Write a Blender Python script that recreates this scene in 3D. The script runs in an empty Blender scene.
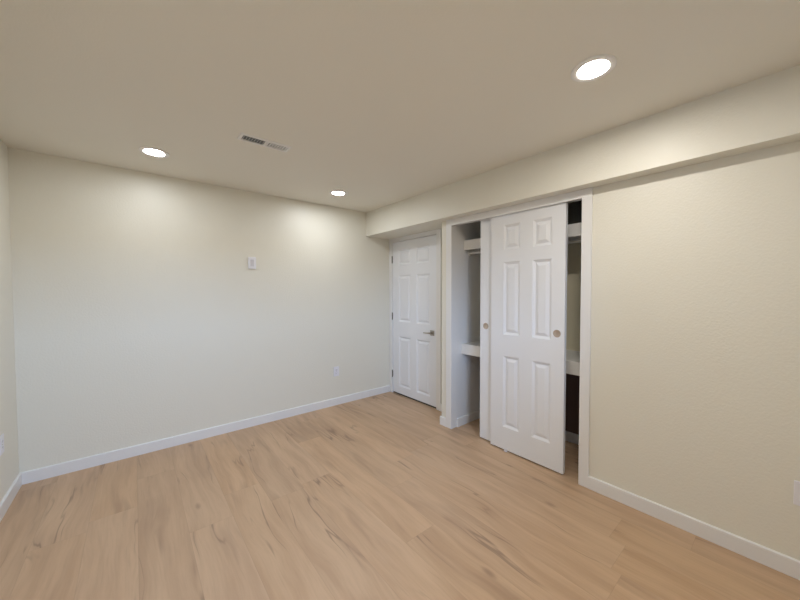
import bpy, bmesh, math, random
from mathutils import Vector, Matrix
random.seed(4)
S = bpy.context.scene
COL = S.collection

# ------------------------------------------------------------------ camera
F = 321.8328
yaw, pitch, roll = 0.6900323, -0.0278390, -0.0024746
fwd = Vector((math.sin(yaw)*math.cos(pitch), math.cos(yaw)*math.cos(pitch), math.sin(pitch)))
rt = Vector((math.cos(yaw), -math.sin(yaw), 0))
up = rt.cross(fwd)
c_, s_ = math.cos(roll), math.sin(roll)
rt, up = rt*c_ + up*s_, up*c_ - rt*s_
cd = bpy.data.cameras.new('camera')
cd.sensor_width = 36
cd.lens = F/800*36
cd.clip_start = 0.02
cam = bpy.data.objects.new('camera', cd)
COL.objects.link(cam)
m3 = Matrix((rt, up, -fwd)).transposed()
cam.matrix_world = Matrix.Translation((-2.7220756, -3.5163372, 1.3924563)) @ m3.to_4x4()
S.camera = cam

# ------------------------------------------------------------------ daylight outside the assumed window
W = bpy.data.worlds.new('daylight'); S.world = W
W.use_nodes = True
_n = W.node_tree.nodes; _l = W.node_tree.links
_tc = _n.new('ShaderNodeTexCoord'); _sp = _n.new('ShaderNodeSeparateXYZ'); _rp = _n.new('ShaderNodeValToRGB')
_rp.color_ramp.elements[0].position = 0.0; _rp.color_ramp.elements[0].color = (0.07, 0.06, 0.04, 1)   # ground outside
_rp.color_ramp.elements[1].position = 0.03; _rp.color_ramp.elements[1].color = (0.42, 0.64, 1.0, 1)   # sky
_l.new(_tc.outputs['Generated'], _sp.inputs[0]); _l.new(_sp.outputs[2], _rp.inputs[0])
_l.new(_rp.outputs[0], _n['Background'].inputs[0])
_n['Background'].inputs[1].default_value = 14.5
WIN = (-2.75, -1.45, 1.05, 1.95)     # x0 x1 z0 z1 of the assumed window in the unseen wall behind the camera
YF = -4.15                           # that wall
pl = bpy.data.lights.new('window_portal', 'AREA')
pl.shape = 'RECTANGLE'; pl.size = WIN[1]-WIN[0]; pl.size_y = WIN[3]-WIN[2]
pl.cycles.is_portal = True
po = bpy.data.objects.new('window_portal', pl); COL.objects.link(po)
po.location = ((WIN[0]+WIN[1])/2, YF-0.14, (WIN[2]+WIN[3])/2)
po.rotation_euler = (math.radians(90), 0, 0)

LAMP = 142.0                         # radiance of a lamp lens
LAMP_COL = (1.0, 0.945, 0.86)        # lamps by the closet and camera
LAMP_COL_FAR = (0.95, 0.98, 1.0)     # lamps along the far wall
S.view_settings.view_transform = 'Standard'
S.view_settings.look = 'None'
S.view_settings.gamma = 1
S.view_settings.use_curve_mapping = False
S.view_settings.exposure = 0.40

# ------------------------------------------------------------------ materials
def mat(name, col, rough=0.5, metal=0.0, bump=0.0, bscale=300.0, spec=0.5):
    m = bpy.data.materials.new(name); m.use_nodes = True
    nt = m.node_tree; b = nt.nodes['Principled BSDF']
    b.inputs['Base Color'].default_value = (*col, 1)
    b.inputs['Roughness'].default_value = rough
    b.inputs['Metallic'].default_value = metal
    b.inputs['Specular IOR Level'].default_value = spec
    if bump:
        tc = nt.nodes.new('ShaderNodeTexCoord')
        n = nt.nodes.new('ShaderNodeTexNoise'); n.inputs['Scale'].default_value = bscale
        n.inputs['Detail'].default_value = 3
        bp = nt.nodes.new('ShaderNodeBump'); bp.inputs['Strength'].default_value = bump
        bp.inputs['Distance'].default_value = 0.002
        nt.links.new(tc.outputs['Object'], n.inputs['Vector'])
        nt.links.new(n.outputs['Fac'], bp.inputs['Height'])
        nt.links.new(bp.outputs['Normal'], b.inputs['Normal'])
    return m

M = {}
M['wall'] = mat('wall_paint', (0.82, 0.80, 0.718), 0.42, bump=0.7, bscale=85)
M['ceiling'] = mat('ceiling_paint', (0.865, 0.838, 0.760), 0.75, bump=0.3, bscale=120)
M['closet_wall'] = mat('closet_wall_paint', (0.78, 0.75, 0.68), 0.55, bump=0.2, bscale=140)
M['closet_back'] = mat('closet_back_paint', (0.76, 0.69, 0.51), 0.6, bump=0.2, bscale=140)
M['low_back_gloom'] = mat('brown_low_back_gloom', (0.17, 0.11, 0.09), 0.7)  # dark brown guessed for the gloom under the waist shelf
M['recess_gloom'] = mat('recess_gloom_dark', (0.09, 0.075, 0.06), 0.9)  # near black, puts the shade above the top shelf into the colour
M['trim'] = mat('white_trim_paint', (0.84, 0.84, 0.85), 0.30)
M['door'] = mat('white_door_paint', (0.86, 0.88, 0.93), 0.36)
M['plastic'] = mat('white_plastic', (0.84, 0.84, 0.90), 0.3)
M['plate_insert'] = mat('pale_grey_plastic', (0.66, 0.65, 0.70), 0.35)
M['shelf'] = mat('white_shelf_paint', (0.80, 0.79, 0.77), 0.45)
M['nickel'] = mat('satin_nickel', (0.42, 0.39, 0.35), 0.33, 1.0)
M['dark_nickel'] = mat('dark_nickel', (0.16, 0.15, 0.14), 0.4, 1.0)
M['duct'] = mat('duct_shadow_metal', (0.10, 0.115, 0.13), 0.6)
M['vent'] = mat('vent_enamel', (0.90, 0.89, 0.88), 0.4)
M['slot'] = mat('socket_slot', (0.03, 0.03, 0.03), 0.6)
M['brass'] = mat('brushed_bronze_cup', (0.55, 0.47, 0.41), 0.45, 0.7)

def lens_mat(k, c):
    m = bpy.data.materials.new('lamp_lens'); m.use_nodes = True
    nt = m.node_tree; nt.nodes.clear()
    o = nt.nodes.new('ShaderNodeOutputMaterial'); e = nt.nodes.new('ShaderNodeEmission')
    e.inputs[0].default_value = (*c, 1); e.inputs[1].default_value = LAMP*k
    nt.links.new(e.outputs[0], o.inputs[0]); return m
M['lens_left'] = lens_mat(0.63, LAMP_COL_FAR); M['lens_door'] = lens_mat(0.84, LAMP_COL_FAR); M['lens_bright'] = lens_mat(1.42, LAMP_COL)

def glass_mat():
    m = bpy.data.materials.new('window_glass'); m.use_nodes = True
    nt = m.node_tree; nt.nodes.clear()
    o = nt.nodes.new('ShaderNodeOutputMaterial'); mx = nt.nodes.new('ShaderNodeMixShader')
    t = nt.nodes.new('ShaderNodeBsdfTransparent'); g = nt.nodes.new('ShaderNodeBsdfGlossy')
    g.inputs['Roughness'].default_value = 0.02
    lw = nt.nodes.new('ShaderNodeFresnel'); lw.inputs[0].default_value = 1.45
    nt.links.new(lw.outputs[0], mx.inputs[0]); nt.links.new(t.outputs[0], mx.inputs[1]); nt.links.new(g.outputs[0], mx.inputs[2])
    nt.links.new(mx.outputs[0], o.inputs[0]); return m
M['glass'] = glass_mat()

def floor_mat():
    m = bpy.data.materials.new('oak_plank_floor'); m.use_nodes = True
    nt = m.node_tree; N = nt.nodes; L = nt.links
    b = N['Principled BSDF']
    def node(t, **k):
        n = N.new(t)
        for a, v in k.items(): setattr(n, a, v)
        return n
    def val(n, i, v): n.inputs[i].default_value = v
    def mth(op, a, b_=None, c=None):
        n = node('ShaderNodeMath', operation=op)
        for i, v in enumerate((a, b_, c)):
            if v is None: continue
            if isinstance(v, (int, float)): n.inputs[i].default_value = v
            else: L.new(v, n.inputs[i])
        return n.outputs[0]
    def comb(x, y, z):
        n = node('ShaderNodeCombineXYZ')
        for i, v in enumerate((x, y, z)):
            if isinstance(v, (int, float)): n.inputs[i].default_value = v
            else: L.new(v, n.inputs[i])
        return n.outputs[0]
    def noise(vec, scale, detail=4, rough=0.5, dist=0.0):
        n = node('ShaderNodeTexNoise'); L.new(vec, n.inputs['Vector'])
        val(n, 'Scale', scale); val(n, 'Detail', detail); val(n, 'Roughness', rough); val(n, 'Distortion', dist)
        return n.outputs['Fac']
    def smooth(v, a, c, lo=0.0, hi=1.0):
        n = node('ShaderNodeMapRange', interpolation_type='SMOOTHSTEP')
        L.new(v, n.inputs[0]); val(n, 1, a); val(n, 2, c); val(n, 3, lo); val(n, 4, hi)
        return n.outputs[0]
    def mixc(f, A, B):
        n = node('ShaderNodeMix', data_type='RGBA')
        if isinstance(f, (int, float)): n.inputs[0].default_value = f
        else: L.new(f, n.inputs[0])
        for i, v in ((6, A), (7, B)):
            if isinstance(v, tuple): n.inputs[i].default_value = (*v, 1)
            else: L.new(v, n.inputs[i])
        return n.outputs[2]
    tc = node('ShaderNodeTexCoord'); sp = node('ShaderNodeSeparateXYZ'); L.new(tc.outputs['Object'], sp.inputs[0])
    X, Y = sp.outputs[0], sp.outputs[1]
    PW, PL = 0.228, 1.52
    u = mth('DIVIDE', mth('ADD', X, 20.06), PW)
    row = mth('FLOOR', u); fu = mth('FRACT', u)
    wn = node('ShaderNodeTexWhiteNoise', noise_dimensions='1D'); L.new(row, wn.inputs['W'])
    v = mth('ADD', mth('DIVIDE', mth('ADD', Y, 30.0), PL), mth('MULTIPLY', wn.outputs['Value'], 7.3))
    pi_ = mth('FLOOR', v); fv = mth('FRACT', v)
    wn2 = node('ShaderNodeTexWhiteNoise', noise_dimensions='2D'); L.new(comb(row, pi_, 0), wn2.inputs['Vector'])
    r1 = wn2.outputs['Value']
    sc = node('ShaderNodeSeparateColor'); L.new(wn2.outputs['Color'], sc.inputs[0])
    r2, r3 = sc.outputs[0], sc.outputs[1]
    # grain coordinates: each plank its own piece of wood
    gx = mth('ADD', X, mth('MULTIPLY', r1, 37.0)); gy = mth('ADD', Y, mth('MULTIPLY', r2, 53.0))
    warp = noise(comb(mth('MULTIPLY', gx, 2.2), mth('MULTIPLY', gy, 1.3), 0), 1.0, 2)
    gxw = mth('ADD', gx, mth('MULTIPLY', mth('SUBTRACT', warp, 0.5), 0.15))
    fine = noise(comb(mth('MULTIPLY', gxw, 95), mth('MULTIPLY', gy, 4.5), 0), 1.0, 4, 0.6)
    mid = noise(comb(mth('MULTIPLY', gxw, 15), mth('MULTIPLY', gy, 1.2), 3), 1.0, 4, 0.55)
    broad = noise(comb(mth('MULTIPLY', gxw, 5), mth('MULTIPLY', gy, 0.9), 7), 1.0, 2, 0.5)
    # long dark mineral streaks and cracks
    cr = noise(comb(mth('MULTIPLY', gxw, 6.5), mth('MULTIPLY', gy, 0.6), 11), 1.0, 3, 0.5)
    ridge = mth('ABSOLUTE', mth('SUBTRACT', cr, 0.5))
    crack = smooth(ridge, 0.0, 0.014, 1.0, 0.0)
    gate = smooth(noise(comb(mth('MULTIPLY', gx, 4.5), mth('MULTIPLY', gy, 1.7), 19), 1.0, 2), 0.50, 0.66)
    crack = mth('MULTIPLY', crack, gate)
    streak = mth('MULTIPLY', smooth(ridge, 0.0, 0.07, 1.0, 0.0), smooth(noise(comb(mth('MULTIPLY', gx, 5), mth('MULTIPLY', gy, 1.5), 29), 1.0, 2), 0.45, 0.7))
    # small knots
    vo = node('ShaderNodeTexVoronoi', feature='F1'); L.new(comb(mth('MULTIPLY', gx, 3.4), mth('MULTIPLY', gy, 1.3), 0), vo.inputs['Vector']); val(vo, 'Scale', 1.0)
    knot = smooth(vo.outputs['Distance'], 0.01, 0.08, 1.0, 0.0)
    A = (0.615, 0.420, 0.270); B = (0.520, 0.344, 0.217); Cc = (0.665, 0.470, 0.310)
    col = mixc(smooth(mid, 0.32, 0.68), A, B)
    col = mixc(mth('MULTIPLY', smooth(broad, 0.45, 0.7), 0.55), col, Cc)
    col = mixc(mth('MULTIPLY', smooth(fine, 0.40, 0.8), 0.26), col, (0.40, 0.26, 0.165))
    col = mixc(mth('MULTIPLY', streak, 0.45), col, (0.36, 0.235, 0.155))
    col = mixc(mth('MULTIPLY', crack, 0.6), col, (0.20, 0.13, 0.09))
    col = mixc(mth('MULTIPLY', knot, 0.45), col, (0.17, 0.10, 0.07))
    # plank-to-plank tone
    hsv = node('ShaderNodeHueSaturation'); L.new(col, hsv.inputs['Color'])
    L.new(mth('ADD', mth('MULTIPLY', r3, 0.09), 0.95), hsv.inputs['Value'])
    L.new(mth('ADD', mth('MULTIPLY', r2, 0.07), 0.97), hsv.inputs['Saturation'])
    # seams
    ex = mth('MULTIPLY', mth('MINIMUM', fu, mth('SUBTRACT', 1.0, fu)), PW)
    ey = mth('MULTIPLY', mth('MINIMUM', fv, mth('SUBTRACT', 1.0, fv)), PL)
    seam = smooth(mth('MINIMUM', ex, ey), 0.0006, 0.0022, 1.0, 0.0)
    col2 = mixc(mth('MULTIPLY', seam, 0.15), hsv.outputs[0], (0.16, 0.10, 0.07))
    L.new(col2, b.inputs['Base Color'])
    L.new(mth('ADD', mth('MULTIPLY', mid, 0.12), 0.40), b.inputs['Roughness'])
    bp = node('ShaderNodeBump'); val(bp, 'Strength', 0.25); val(bp, 'Distance', 0.001)
    L.new(mth('SUBTRACT', mth('MULTIPLY', fine, 0.3), seam), bp.inputs['Height'])
    L.new(bp.outputs['Normal'], b.inputs['Normal'])
    return m
M['floor'] = floor_mat()

# ------------------------------------------------------------------ mesh helpers
def bm_box(bm, x0, x1, y0, y1, z0, z1, bev=0.0):
    b2 = bmesh.new()
    vs = [b2.verts.new((x, y, z)) for x in (x0, x1) for y in (y0, y1) for z in (z0, z1)]
    for f in ((0,1,3,2),(4,6,7,5),(0,4,5,1),(2,3,7,6),(0,2,6,4),(1,5,7,3)):
        b2.faces.new([vs[i] for i in f])
    bmesh.ops.recalc_face_normals(b2, faces=b2.faces[:])
    if bev: bmesh.ops.bevel(b2, geom=b2.edges[:], offset=bev, segments=2, profile=0.5, affect='EDGES')
    me = bpy.data.meshes.new('tmp'); b2.to_mesh(me); b2.free()
    bm.from_mesh(me); bpy.data.meshes.remove(me)
def bm_cyl(bm, c, axis, r, h, seg=24, r2=None, bev=0.0):
    """cylinder centred on c along axis ('x','y','z')"""
    b2 = bmesh.new()
    bmesh.ops.create_cone(b2, cap_ends=True, segments=seg, radius1=r, radius2=r if r2 is None else r2, depth=h)
    if bev:
        ed = [e for e in b2.edges if abs(e.verts[0].co.z-e.verts[1].co.z) < 1e-6]
        bmesh.ops.bevel(b2, geom=ed, offset=bev, segments=2, profile=0.5, affect='EDGES')
    R = {'z': Matrix.Identity(4), 'x': Matrix.Rotation(math.pi/2, 4, 'Y'), 'y': Matrix.Rotation(-math.pi/2, 4, 'X')}[axis]
    b2.transform(Matrix.Translation(c) @ R)
    me = bpy.data.meshes.new('tmp'); b2.to_mesh(me); b2.free()
    bm.from_mesh(me); bpy.data.meshes.remove(me)
def lathe(bm, prof, c, seg=48, flip=False):
    """profile of (r, z) turned about the vertical axis through c"""
    rings = []
    for r, z in prof:
        if r == 0: rings.append([bm.verts.new((c[0], c[1], c[2]+z))])
        else: rings.append([bm.verts.new((c[0]+r*math.cos(2*math.pi*k/seg), c[1]+r*math.sin(2*math.pi*k/seg), c[2]+z)) for k in range(seg)])
    for a, b in zip(rings, rings[1:]):
        for k in range(seg):
            k2 = (k+1) % seg
            if len(a) == 1: bm.faces.new((a[0], b[k], b[k2]))
            elif len(b) == 1: bm.faces.new((a[k], b[0], a[k2]))
            else: bm.faces.new((a[k], b[k], b[k2], a[k2]))
def obj(name, bm, m, parent=None, smooth=False, recalc=True):
    if recalc: bmesh.ops.recalc_face_normals(bm, faces=bm.faces[:])
    me = bpy.data.meshes.new(name); bm.to_mesh(me); bm.free()
    if smooth:
        for p in me.polygons: p.use_smooth = True
        me.set_sharp_from_angle(angle=math.radians(35))
    me.materials.append(M[m])
    o = bpy.data.objects.new(name, me); COL.objects.link(o)
    if parent:
        o.parent = parent
        o.matrix_parent_inverse = Matrix.Identity(4)
        me.transform(Matrix.Translation(-parent.location))
    return o
def tag(o, label=None, cat=None, group=None, kind=None):
    if label: o['label'] = label
    if cat: o['category'] = cat
    if group: o['group'] = group
    if kind: o['kind'] = kind
    return o
def thing(name, loc, label, cat, group=None, kind=None):
    o = bpy.data.objects.new(name, None); COL.objects.link(o); o.location = loc
    o.empty_display_size = 0.05
    return tag(o, label, cat, group, kind)
def struct(name, boxes, m, label, cat, bev=0.0):
    bm = bmesh.new()
    for b in boxes: bm_box(bm, *b, bev=bev)
    return tag(obj(name, bm, m), label, cat, kind='structure')

# ------------------------------------------------------------------ room dimensions (metres)
XL = -3.3883                  # left wall
H = 2.4085                    # ceiling
SB, SX = 2.1018, -0.3895      # soffit underside and front
XC = -0.2733                  # closet wall face
CW = 0.115                    # its thickness
YS = -1.228                   # where the closet wall ends towards the door
YA, YB = -1.3697, -2.5739     # closet opening
ZO = 2.0404                   # opening height
XB = 0.355                    # closet back wall
T = 0.014                     # trim thickness
BH = 0.088                    # baseboard height

struct('floor', [(XL-0.15, 0.6, YF-0.15, 0.15, -0.10, 0.0)], 'floor', 'light oak plank floor running through the room and closet', 'floor')
struct('ceiling', [(XL-0.15, 0.6, YF-0.15, 0.15, H, H+0.12)], 'ceiling', 'flat cream painted ceiling with recessed lights', 'ceiling')
struct('wall_back', [(XL-0.15, 0.6, 0.0, 0.15, 0.0, H)], 'wall', 'plain off-white far wall with the small white plate', 'wall')
struct('wall_left', [(XL-0.15, XL, YF, 0.0, 0.0, H)], 'wall', 'off-white wall at the left edge of the photo', 'wall')
# door wall: above/right of the door opening
DL, DR, DT = -0.0649, -0.893, 2.045
struct('wall_door', [(0.0, 0.12, DL+0.018, 0.0, 0.0, H), (0.0, 0.12, YS, DR-0.018, 0.0, H), (0.0, 0.12, DR-0.018, DL+0.018, DT+0.018, H)], 'wall', 'recessed wall around the hinged white door', 'wall')
struct('wall_hall', [(0.30, 0.34, -1.18, 0.0, 0.0, H)], 'wall', 'wall of the hall hidden behind the closed door', 'wall')
# closet front wall with the opening, and the return to the door wall
struct('wall_right', [(XC, XC+CW, YA+0.012, YS, 0.0, H),
                      (XC, XC+CW, YF, YB-0.012, 0.0, H),
                      (XC, XC+CW, YB-0.012, YA+0.012, ZO+0.055, H),
                      (XC+CW, 0.0, YS-0.09, YS, 0.0, H)], 'wall', 'warm off-white wall to the right of the closet', 'wall')
struct('wall_soffit', [(SX, XC, YF, 0.0, SB, H), (XC, 0.0, YS, 0.0, SB, H)], 'wall', 'boxed cream soffit running above the closet and door', 'soffit')
# closet shell
YCL = YA+0.0005; YCR = -2.74
struct('wall_closet_left', [(XC+CW, 0.55, YCL, YCL+0.035, 0.0, H)], 'trim', 'white closet side wall seen through its left gap', 'wall')
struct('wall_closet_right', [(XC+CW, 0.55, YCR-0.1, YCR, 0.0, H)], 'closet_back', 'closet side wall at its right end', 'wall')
struct('wall_closet_lower_back', [(XB, XB+0.1, YCR, YCL, 0.0, 0.756)], 'low_back_gloom', 'lower back of the closet, dark brown for the gloom under the waist shelf', 'wall')
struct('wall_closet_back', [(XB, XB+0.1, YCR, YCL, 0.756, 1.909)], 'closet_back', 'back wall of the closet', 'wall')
struct('wall_closet_added_recess', [(0.52, 0.55, YCR, YCL, 1.90, H), (XC+CW, 0.52, YCR, YCL, H-.02, H)], 'recess_gloom', 'added recess above the top closet shelf, coloured near black for its shade', 'wall')
# unseen wall behind the camera, with a window assumed for cool daylight
x0, x1, z0, z1 = WIN
struct('wall_front', [(XL-0.15, x0, YF-0.15, YF, 0.0, H), (x1, 0.6, YF-0.15, YF, 0.0, H), (x0, x1, YF-0.15, YF, 0.0, z0), (x0, x1, YF-0.15, YF, z1, H)], 'wall', 'wall with the assumed window, opposite the plain far wall', 'wall')
w = thing('assumed_window_1', ((x0+x1)/2, YF-0.08, z0), 'assumed white framed window, unseen behind the camera, for cool daylight', 'window', kind='structure')
bm = bmesh.new()
for b in ((x0, x0+.045), (x1-.045, x1), ((x0+x1)/2-.025, (x0+x1)/2+.025)): bm_box(bm, b[0], b[1], YF-.11, YF-.05, z0, z1, .003)
for b in ((z0, z0+.045), (z1-.045, z1)): bm_box(bm, x0, x1, YF-.108, YF-.052, b[0], b[1], .003)
obj('window_frame', bm, 'trim', w)
bm = bmesh.new(); bm_box(bm, x0+.02, x1-.02, YF-.083, YF-.078, z0+.02, z1-.02)
obj('window_pane', bm, 'glass', w)
bm = bmesh.new(); bm_box(bm, x0-.03, x1+.03, YF-.05, YF+.03, z0-.02, z0, .003)
obj('window_sill', bm, 'trim', w)

# ------------------------------------------------------------------ baseboards
def baseboard(name, runs, label):
    """runs of (p0, p1, out): wall line p0 to p1 in plan, out = direction into the room; square board with an eased top edge"""
    bm = bmesh.new()
    prof = [(0, 0), (T, 0), (T, BH-.006), (T-.0015, BH-.0025), (T-.007, BH), (0, BH)]
    for p0, p1, out in runs:
        ends = []
        for p in (p0, p1):
            ends.append([bm.verts.new((p[0]+out[0]*d, p[1]+out[1]*d, z)) for d, z in prof])
        for k in range(len(prof)):
            k2 = (k+1) % len(prof)
            bm.faces.new((ends[0][k], ends[0][k2], ends[1][k2], ends[1][k]))
        for e_ in ends: bm.faces.new(e_)
    return tag(obj(name, bm, 'trim'), label, 'baseboard', kind='structure')
baseboard('baseboard_left', [((XL, YF), (XL, 0), (1, 0))], 'white baseboard along the left wall')
baseboard('baseboard_back', [((XL+T, 0), (-0.015, 0), (0, -1))], 'white baseboard along the plain far wall')
baseboard('baseboard_right', [((XC, YF), (XC, YB-0.0655), (-1, 0))], 'white baseboard right of the closet')
baseboard('baseboard_corner', [((XC, YA+0.0715), (XC, YS+T), (-1, 0)), ((XC, YS), (-0.015, YS), (0, 1))], 'short white baseboard piece between door and closet')
baseboard('baseboard_closet_left', [((-0.197, YCL), (XB, YCL), (0, -1))], 'white baseboard inside the closet on its side wall')
baseboard('baseboard_closet_back', [((XB, YCR), (XB, YCL-T), (-1, 0))], 'white baseboard inside the closet along its back')
baseboard('baseboard_door', [((0, YS+T), (0, DR-.075), (-1, 0))], 'short baseboard beside the hinged door')

# ------------------------------------------------------------------ closet casing, jambs and header
bm = bmesh.new()
bm_box(bm, XC-T, XC, YA, YA+0.0715, 0, SB, .0015)
bm_box(bm, XC-T, XC, YB-0.0655, YB, 0, SB, .0015)
bm_box(bm, XC-T+.001, XC, YB, YA, ZO, SB, .001)
tag(obj('trim_1', bm, 'trim'), 'white casing framing the closet opening', 'door casing', kind='structure')
bm = bmesh.new()
bm_box(bm, XC, XC+CW+.001, YA, YA+.012, 0, ZO+.055)
bm_box(bm, XC, XC+CW, YB-.012, YB, 0, ZO+.055)
bm_box(bm, XC, XC+CW, YB, YA, ZO+.040, ZO+.055)
tag(obj('trim_2', bm, 'trim'), 'white jamb boards lining the closet opening', 'door jamb', kind='structure')
bm = bmesh.new()
bm_box(bm, XC+.004, XC+.086, YB, YA, ZO+.034, ZO+.040)
for x in (XC+.004, XC+.044, XC+.082): bm_box(bm, x, x+.003, YB, YA, ZO+.012, ZO+.034)
tag(obj('trim_3', bm, 'vent'), 'metal sliding track behind the closet header', 'door track', kind='structure')

# hinged door frame
bm = bmesh.new()
CP = 0.015
bm_box(bm, -CP, 0, DL+.006, -.001, 0, SB, .0015)
bm_box(bm, -CP, 0, DR-.075, DR-.006, 0, SB, .0015)
bm_box(bm, -CP+.0007, 0, DR-.006, DL+.006, DT+.010, SB, .001)
tag(obj('trim_4', bm, 'trim'), 'white casing around the hinged door', 'door casing', kind='structure')
bm = bmesh.new()
bm_box(bm, 0, .12, DL+.003, DL+.018, 0, DT+.018)
bm_box(bm, 0, .12, DR-.018, DR-.003, 0, DT+.018)
bm_box(bm, 0, .12, DR-.003, DL+.003, DT+.006, DT+.018)
tag(obj('trim_5', bm, 'trim'), 'white jamb around the hinged door', 'door jamb', kind='structure')

# ------------------------------------------------------------------ six-panel doors
def panel_face(bm, W_, H_, panels, zoff, sgn):
    """face in local (a, b) plane, height along b, relief along sgn"""
    xs = sorted({0.0, W_} | {p[0] for p in panels} | {p[1] for p in panels})
    zs = sorted({0.0, H_} | {p[2] for p in panels} | {p[3] for p in panels})
    def ring(p, ins, d):
        a0, a1, b0, b1 = p[0]+ins, p[1]-ins, p[2]+ins, p[3]-ins
        return [bm.verts.new((zoff - sgn*d, a, b)) for a, b in ((a0, b0), (a1, b0), (a1, b1), (a0, b1))]
    for i in range(len(xs)-1):
        for j in range(len(zs)-1):
            a0, a1, b0, b1 = xs[i], xs[i+1], zs[j], zs[j+1]
            inside = any(p[0]-1e-6 <= a0 and a1 <= p[1]+1e-6 and p[2]-1e-6 <= b0 and b1 <= p[3]+1e-6 for p in panels)
            if not inside:
                bm.faces.new([bm.verts.new((zoff, a, b)) for a, b in ((a0, b0), (a1, b0), (a1, b1), (a0, b1))])
    for p in panels:
        prof = [(0, 0), (.001, .002), (.018, .0135), (.023, .0135), (.046, .002), (.048, .0015)]
        rs = [ring(p, i, d) for i, d in prof]
        for A, B in zip(rs, rs[1:]):
            for k in range(4):
                bm.faces.new((A[k], A[(k+1) % 4], B[(k+1) % 4], B[k]))
        bm.faces.new(rs[-1])
def door_slab(name, parent, xf, y_right, width, zb, height, thick, panels, m='door'):
    """slab whose room face is the plane x = xf; panels given in (from right edge, z) metres"""
    bm = bmesh.new()
    panel_face(bm, width, height, panels, 0.0, -1.0)
    panel_face(bm, width, height, panels, thick, 1.0)
    for a, b in (((0, 0), (width, 0)), ((width, 0), (width, height)), ((width, height), (0, height)), ((0, height), (0, 0))):
        bm.faces.new([bm.verts.new((x, p[0], p[1])) for x, p in ((0, a), (0, b), (thick, b), (thick, a))])
    bmesh.ops.remove_doubles(bm, verts=bm.verts[:], dist=1e-5)
    bm.transform(Matrix.Translation((xf, y_right, zb)))
    return obj(name, bm, m, parent)

# closed hinged door (between far wall and closet)
d = thing('door_1', (0, (DL+DR)/2, 0), 'closed white six-panel door with lever handle beside the far wall', 'door', kind='structure')
wd = DL-DR
def pans(w, l0, l1, r0, r1, z):   # y positions measured from the left edge
    out = []
    for a, b in ((l0, l1), (r0, r1)):
        for q in z: out.append((w-b, w-a, q[0], q[1]))
    return out
door_slab('door_slab', d, 0.001, DR, wd, 0.019, DT-0.019, 0.035,
          pans(wd, .128, .362, .478, .712, ((.098, .768), (.968, 1.583), (1.718, 1.918))))
bm = bmesh.new(); bm_box(bm, .006, .030, DR+.001, DL-.001, .001, .0188); obj('door_gap_shade', bm, 'slot', d)  # black strip stands in for the shaded gap under the slab
for z in (.262, 1.051, 1.818):
    bm = bmesh.new()
    bm_cyl(bm, Vector((-.007, DL+.004, z)), 'z', .0065, .089, 12)
    for dz in (-.047, .047): bm_cyl(bm, Vector((-.007, DL+.004, z+dz)), 'z', .0045, .006, 12)
    bm_box(bm, -.0012, .0009, DL-.0, DL+.003, z-.044, z+.044)
    obj('hinge', bm, 'dark_nickel', d, True)
bm = bmesh.new()
hy, hz = -0.822, 0.893
bm_box(bm, -.0085, .0005, hy-.031, hy+.031, hz-.031, hz+.031, .002)
ro = obj('door_handle', bm, 'nickel', d, True)
bm = bmesh.new()
bm_cyl(bm, Vector((-.028, hy, hz)), 'x', .0105, .045, 20, bev=.002)
# lever sweeping towards the hinges
pts = [(-.048, hy-.012, hz+.001, .009), (-.052, hy+.012, hz+.001, .0085), (-.053, hy+.045, hz-.001, .007), (-.052, hy+.085, hz-.002, .0062), (-.048, hy+.108, hz-.003, .0055), (-.041, hy+.114, hz-.003, .0045)]
prev = None
for (x, y, z, r) in pts:
    ring = [bm.verts.new((x+.55*r*math.cos(t), y, z+r*math.sin(t))) for t in [2*math.pi*k/12 for k in range(12)]]
    if prev:
        for k in range(12): bm.faces.new((prev[k], prev[(k+1) % 12], ring[(k+1) % 12], ring[k]))
    else: bm.faces.new(ring)
    prev = ring
bm.faces.new(prev)
lv = obj('lever', bm, 'nickel', None, True); lv.parent = ro; lv.matrix_parent_inverse = Matrix.Identity(4)
lv.data.transform(Matrix.Translation(-d.location))
bm = bmesh.new(); bm_cyl(bm, Vector((-.0515, hy, hz)), 'x', .004, .004, 12)
kb = obj('lock_button', bm, 'dark_nickel', None, True); kb.parent = ro; kb.data.transform(Matrix.Translation(-d.location))

# sliding closet doors
SW = 0.638
zp = ((.198, .818), (1.003, 1.625), (1.732, 1.942))
pz = [(a, b) for a, b in zp]
def slider(name, xf, yr, label, pull_y):
    d = thing(name, (xf+.016, yr+SW/2, 0), label, 'sliding door', kind='structure')
    door_slab('door_slab', d, xf, yr, SW, 0.012, 2.043, 0.032, pans(SW, .123, .274, .386, .537, pz))
    bm = bmesh.new()
    lathe(bm, [(0, .0006), (.021, .0006), (.0235, .0022), (.0255, .0032), (.028, .0026), (.029, 0)], (0, 0, 0), 40)
    bm.transform(Matrix.Translation((xf-.0004, pull_y, 1.068)) @ Matrix.Rotation(-math.pi/2, 4, 'Y'))
    obj('finger_pull', bm, 'brass', d, True)
    for y in (yr+.09, yr+SW-.09):
        bm = bmesh.new(); bm_box(bm, xf+.010, xf+.022, y-.025, y+.025, 2.055, 2.068, .001)
        obj('roller_hanger', bm, 'vent', d)
    return d
slider('door_2', -0.2645, -2.4570, 'white six-panel sliding closet door in front, with round finger pull', -2.401)
slider('door_3', -0.2265, -2.312, 'rear sliding closet door, only its left stile with pull showing', -1.736)

# floor guide under the sliding doors
bm = bmesh.new()
bm_box(bm, -.275, -.188, -1.985, -1.960, 0, .004, .001)
bm_box(bm, -.2695, -.2665, -1.985, -1.960, 0, .022, .001)
bm_box(bm, -.2312, -.2282, -1.985, -1.960, 0, .022, .001)
bm_box(bm, -.1932, -.190, -1.985, -1.960, 0, .022, .001)
tag(obj('door_guide', bm, 'plastic'), 'small white plastic guide on the floor under the front sliding closet door', 'door guide')

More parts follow.
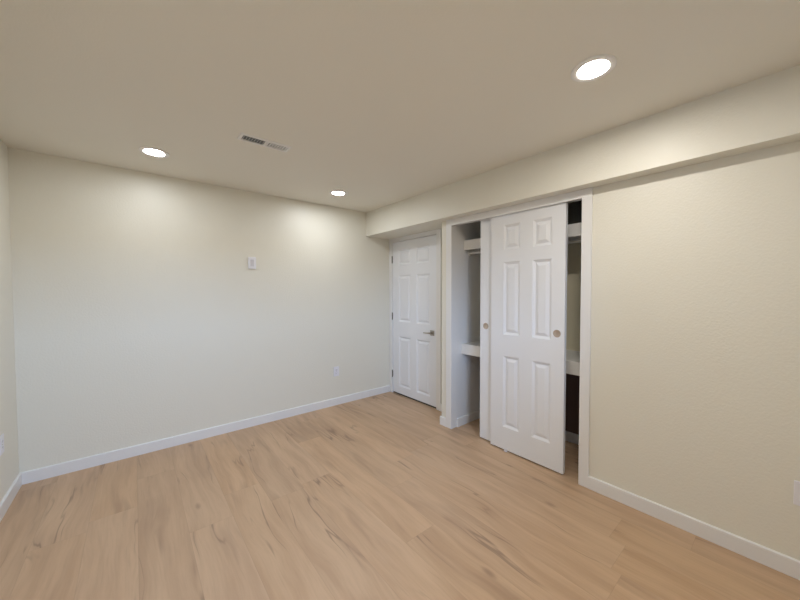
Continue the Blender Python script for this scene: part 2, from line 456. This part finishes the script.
# ------------------------------------------------------------------ closet shelves and rod
def shelf(z_top, xf, label, fh):
    t = thing('closet_shelf', ((xf+XB)/2, (YCL+YCR)/2, z_top), label, 'shelf', 'shelves in the closet')
    bm = bmesh.new(); bm_box(bm, xf+.018, XB, YCR, YCL, z_top-.019, z_top, .001); obj('shelf_board', bm, 'shelf', t)
    bm = bmesh.new(); bm_box(bm, xf, xf+.018, YCR, YCL, z_top-fh, z_top, .002); obj('front_edge', bm, 'shelf', t)
    bm = bmesh.new(); bm_box(bm, XB-.018, XB, YCR, YCL, z_top-.09, z_top-.019, .001); obj('cleat', bm, 'shelf', t)
shelf(1.909, -.096, 'thick white closet shelf near the top, above the clothes rod', .098)
shelf(0.847, -.127, 'thick white closet shelf at waist height behind the sliding doors', .103)
r = thing('clothes_rod', (0.0, (YCL+YCR)/2, 1.787), 'white round clothes rod under the upper closet shelf', 'clothes rod')
bm = bmesh.new(); bm_cyl(bm, Vector((0, (YCL+YCR)/2, 1.787)), 'y', .0155, YCL-YCR-.004, 24); obj('rod', bm, 'shelf', r, True)
for y in (YCL-.007, YCR+.007):
    bm = bmesh.new(); bm_cyl(bm, Vector((0, y, 1.787)), 'y', .030, .014, 24, bev=.003); obj('rod_socket', bm, 'shelf', r, True)

# ------------------------------------------------------------------ recessed ceiling lights
def ceiling_light(x, y, label, lens):
    t = thing('ceiling_light', (x, y, H), label, 'ceiling light', 'recessed lights in the ceiling')
    bm = bmesh.new()
    lathe(bm, [(.091, 0), (.091, -.003), (.087, -.006), (.068, -.0065), (.062, -.004), (.062, 0)], (x, y, H), 64)
    obj('trim_ring', bm, 'vent', t, True)
    bm = bmesh.new()
    lathe(bm, [(0, -.0035), (.0622, -.0035)], (x, y, H), 48)
    for f in bm.faces:
        f.normal_update()
        if f.normal.z > 0: f.normal_flip()
    obj('lens', bm, lens, t, recalc=False)
ceiling_light(-2.590, -0.548, 'leftmost round recessed light, above the left of the far wall', 'lens_left')
ceiling_light(-1.073, -0.521, 'round recessed light nearest the hinged door and far right corner', 'lens_door')
ceiling_light(-1.080, -2.922, 'biggest looking round recessed light, in front of the closet', 'lens_bright')
ceiling_light(-2.590, -2.922, 'round recessed light above the camera, outside the photo', 'lens_bright')

# ------------------------------------------------------------------ ceiling register
vx0, vx1, vy0, vy1 = -2.176, -1.846, -1.268, -1.156
v = thing('ceiling_vent', ((vx0+vx1)/2, (vy0+vy1)/2, H), 'white louvred air register in the ceiling between the lights', 'ceiling vent')
bm = bmesh.new()
e = .019
def rect_ring(bm, levels):
    prev = None
    for (i, z) in levels:
        rg = [bm.verts.new(p) for p in ((vx0+i, vy0+i, z), (vx1-i, vy0+i, z), (vx1-i, vy1-i, z), (vx0+i, vy1-i, z))]
        if prev:
            for k in range(4): bm.faces.new((prev[k], prev[(k+1) % 4], rg[(k+1) % 4], rg[k]))
        prev = rg
rect_ring(bm, [(0, H), (0, H-.002), (.004, H-.006), (e, H-.007), (e+.001, H-.0005)])
obj('vent_frame', bm, 'vent', v)
bm = bmesh.new(); bm_box(bm, vx0+.012, vx1-.012, vy0+.012, vy1-.012, H-.0008, H-.0002); obj('duct_shade_sheet', bm, 'duct', v)  # flat dark sheet in place of the shaded duct behind the slats
bm = bmesh.new(); xm = (vx0+vx1)/2; bm_box(bm, xm-.006, xm+.006, vy0+e-.001, vy1-e+.001, H-.0075, H-.001); obj('centre_bar', bm, 'vent', v)
n = 8
for side in (0, 1):
    a, b = (vx0+e, xm-.006) if side == 0 else (xm+.006, vx1-e)
    for k in range(n):
        x = a+(b-a)*(k+.5)/n
        bm = bmesh.new()
        dx = -.0022 if side == 0 else .0028
        vs = [(x-dx-.0011, H-.0012), (x-dx+.0011, H-.0012), (x+dx+.0011, H-.0072), (x+dx-.0011, H-.0072)]
        A = [bm.verts.new((p[0], vy0+e-.002, p[1])) for p in vs]; B = [bm.verts.new((p[0], vy1-e+.002, p[1])) for p in vs]
        bm.faces.new(A); bm.faces.new(B)
        for q in range(4): bm.faces.new((A[q], A[(q+1) % 4], B[(q+1) % 4], B[q]))
        obj('slat', bm, 'vent', v)

# ------------------------------------------------------------------ plates and outlets
def local_box(bm, Mx, a0, a1, b0, b1, d0, d1, bev=0.0):
    """a across, b up, d out of the wall"""
    b2 = bmesh.new(); bm_box(b2, a0, a1, d0, d1, b0, b1, bev=bev)
    b2.transform(Mx); me = bpy.data.meshes.new('t'); b2.to_mesh(me); b2.free(); bm.from_mesh(me); bpy.data.meshes.remove(me)
def frame_for(wall, along, z):
    if wall == 'back': return Matrix.Translation((along, 0, z)) @ Matrix.Rotation(math.pi, 4, 'Z')
    if wall == 'left': return Matrix.Translation((XL, along, z)) @ Matrix.Rotation(-math.pi/2, 4, 'Z')
    if wall == 'right': return Matrix.Translation((XC, along, z)) @ Matrix.Rotation(math.pi/2, 4, 'Z')
def outlet(wall, along, z, label):
    Mx = frame_for(wall, along, z)
    t = thing('wall_outlet', Mx.translation, label, 'outlet', 'power outlets low on the walls')
    bm = bmesh.new(); local_box(bm, Mx, -.036, .036, -.0585, .0585, 0, .006, .002); obj('cover_plate', bm, 'plastic', t)
    for s in (-1, 1):
        c = s*.0195
        bm = bmesh.new(); local_box(bm, Mx, -.0165, .0165, c-.0135, c+.0135, .0045, .0075, .0012); f = obj('socket_face', bm, 'plastic', t)
        for a in (-.0065, .0065):
            bm = bmesh.new(); local_box(bm, Mx, a-.001, a+.001, c-.002, c+.006, .007, .0078)
            q = obj('slot', bm, 'slot', None); q.parent = f; q.data.transform(Matrix.Translation(-t.location))
        bm = bmesh.new(); local_box(bm, Mx, -.002, .002, c-.0085, c-.0045, .007, .0078)
        q = obj('ground_hole', bm, 'slot', None); q.parent = f; q.data.transform(Matrix.Translation(-t.location))
    bm = bmesh.new(); local_box(bm, Mx, -.0025, .0025, -.0025, .0025, .0055, .007, .0008); obj('screw', bm, 'nickel', t)
outlet('back', -.835, .412, 'white power outlet low on the far wall, left of the hinged door')
outlet('left', -.372, .432, 'white power outlet at the left edge of the photo, on the left wall')
outlet('right', -3.583, .414, 'white power outlet at the right edge of the photo, on the right wall')

Mx = frame_for('back', -1.787, 1.683)
t = thing('wall_plate', Mx.translation, 'small white wall plate at eye height on the plain far wall', 'wall plate')
bm = bmesh.new(); local_box(bm, Mx, -.0375, .0375, -.060, .060, 0, .014, .004); obj('cover_plate', bm, 'plastic', t)
bm = bmesh.new(); local_box(bm, Mx, -.017, .017, -.034, .034, .013, .0158, .001); obj('insert', bm, 'plate_insert', t)
for z in (-.049, .049):
    bm = bmesh.new(); local_box(bm, Mx, -.0025, .0025, z-.0025, z+.0025, .0135, .015, .0008); obj('screw', bm, 'plastic', t)
